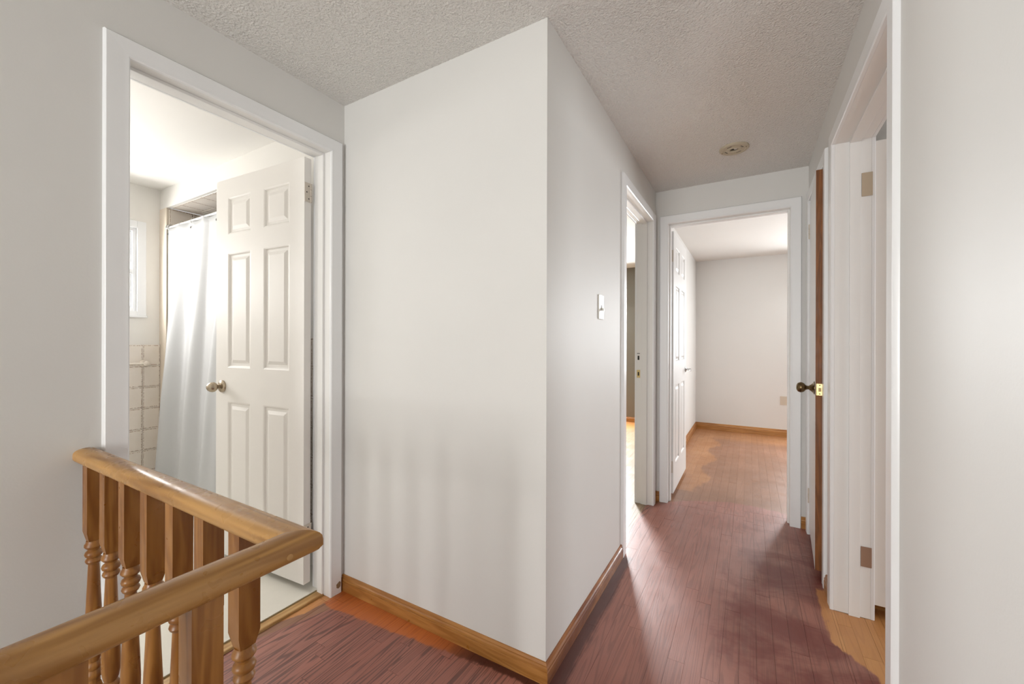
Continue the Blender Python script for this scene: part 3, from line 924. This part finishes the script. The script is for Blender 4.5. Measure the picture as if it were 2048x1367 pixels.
# baluster: square head, turned middle, square foot
hb = 0.0185
prof = [(0.0155, 0.612), (0.0165, 0.606), (0.0195, 0.602), (0.0200, 0.596), (0.0165, 0.591), (0.0125, 0.587), (0.0125, 0.584), (0.0175, 0.580), (0.0195, 0.574), (0.0175, 0.568), (0.0130, 0.564),
        (0.0165, 0.560), (0.0180, 0.555), (0.0160, 0.550), (0.0115, 0.545), (0.0120, 0.535), (0.0132, 0.500), (0.0155, 0.440), (0.0180, 0.380), (0.0195, 0.330), (0.0190, 0.300), (0.0160, 0.280),
        (0.0125, 0.272), (0.0170, 0.267), (0.0190, 0.260), (0.0170, 0.253), (0.0130, 0.249), (0.0180, 0.243), (0.0198, 0.236), (0.0180, 0.228), (0.0140, 0.223), (0.0150, 0.215)]
BM = MB()
BM.loft([[(sx * r_, sy * r_, z) for sx, sy in ((-1, -1), (1, -1), (1, 1), (-1, 1))] for r_, z in ((hb, 0.825), (hb, 0.638), (0.0130, 0.612))])
BM.lathe(prof, 20)
BM.loft([[(sx * r_, sy * r_, z) for sx, sy in ((-1, -1), (1, -1), (1, 1), (-1, 1))] for r_, z in ((0.0130, 0.214), (hb, 0.190), (hb, 0.0))])
b0 = BM.build('baluster', MBAL, None, smooth=True)
bal_mesh = b0.data
spots = [(-0.990 + 0.1318 * k, YR) for k in range(7)] + [(XR, -1.006 - 0.1318 * k) for k in range(12)]
for i, (x, y) in enumerate(spots):
    o = b0 if i == 0 else b0.copy()
    if i: COL.objects.link(o)
    o.parent = rail
    o.location = (x - rail.location.x, y - rail.location.y, 0.0)

# ------------------------------------------------------------------ small wall and ceiling fittings
sw = thing('light_switch', 'ivory toggle light switch on the corridor wall', 'light switch', (0.0, 0.585, 1.278))
MB().box(0.0, 0.006, 0.550, 0.620, 1.278, 1.392).build('plate', MPLATE, sw, bevel=0.002)
MB().box(0.006, 0.0066, 0.577, 0.593, 1.318, 1.344).build('slot', plain('switch_slot_grey', (0.16, 0.15, 0.13), 0.5), sw)
MB().loft([[(0.006 + 0.012 * k, 0.585 + s_ * 0.005, 1.328 - 0.008 * k + t_ * 0.006) for s_, t_ in ((-1, -1), (1, -1), (1, 1), (-1, 1))] for k in (0, 1)]).build('toggle', MPLATE, sw, bevel=0.001)
for zz in (1.302, 1.366):
    MB().lathe([(0, 0), (0.0032, 0), (0.002, 0.0012), (0, 0.0014)], 12, Matrix.Translation((0.006, 0.585, zz)) @ Matrix.Rotation(R(90), 4, 'Y')).build('screw', MPLATE, sw)

ot = thing('wall_outlet', 'ivory duplex outlet on the far room back wall', 'outlet', (0.978, YB, 0.395))
MB().box(0.941, 1.015, YB - 0.006, YB, 0.397, 0.507).build('plate', MOUTL, ot, bevel=0.002)
for zz in (0.433, 0.472):
    fc = MB().lathe([(0, 0), (0.0165, 0), (0.0165, 0.002), (0, 0.002)], 20, Matrix.Translation((0.978, YB - 0.006, zz)) @ Matrix.Rotation(R(90), 4, 'X')).build('socket', MOUTL, ot)
    for dx in (-0.006, 0.006):
        MB().box(0.978 + dx - 0.0015, 0.978 + dx + 0.0015, YB - 0.0086, YB - 0.0078, zz - 0.001, zz + 0.009).build('slot', MDARK, fc)
    MB().lathe([(0, 0), (0.003, 0), (0, 0.0005)], 10, Matrix.Translation((0.978, YB - 0.0081, zz - 0.008)) @ Matrix.Rotation(R(90), 4, 'X')).build('slot', MDARK, fc)

sd = thing('smoke_detector_base', 'aged cream round mounting base on the corridor ceiling', 'smoke detector', (0.525, 1.387, H))
T = Matrix.Translation((0.525, 1.387, H)) @ Matrix.Rotation(R(180), 4, 'X')
MB().lathe([(0.020, 0.0), (0.076, 0.0), (0.076, 0.006), (0.071, 0.011), (0.058, 0.012), (0.055, 0.009), (0.040, 0.009), (0.037, 0.013), (0.024, 0.013), (0.021, 0.010), (0.020, 0.0)], 48, T).build('plate', MSMOKE, sd, smooth=True)
MB().lathe([(0, 0.0), (0.0205, 0.0), (0.0205, 0.004), (0, 0.004)], 28, T).build('wire_hole', MDARK, sd)
MB().lathe([(0.0, 0.004), (0.010, 0.004), (0.009, 0.008), (0.0, 0.009)], 10, T @ Matrix.Translation((0.008, 0.004, 0))).build('connector', MPLATE, sd)
for k in range(4):
    a = k * math.pi / 2 + 0.5
    MB().box(0.044, 0.049, -0.013, 0.013, 0.0085, 0.0095, T @ Matrix.Rotation(a, 4, 'Z')).build('slot', MDARK, sd)
for k in range(2):
    MB().lathe([(0, 0.0115), (0.0038, 0.0115), (0.003, 0.0135), (0, 0.014)], 12, T @ Matrix.Rotation(k * math.pi + 0.25, 4, 'Z') @ Matrix.Translation((0.063, 0, 0))).build('screw', MBRONZE, sd)
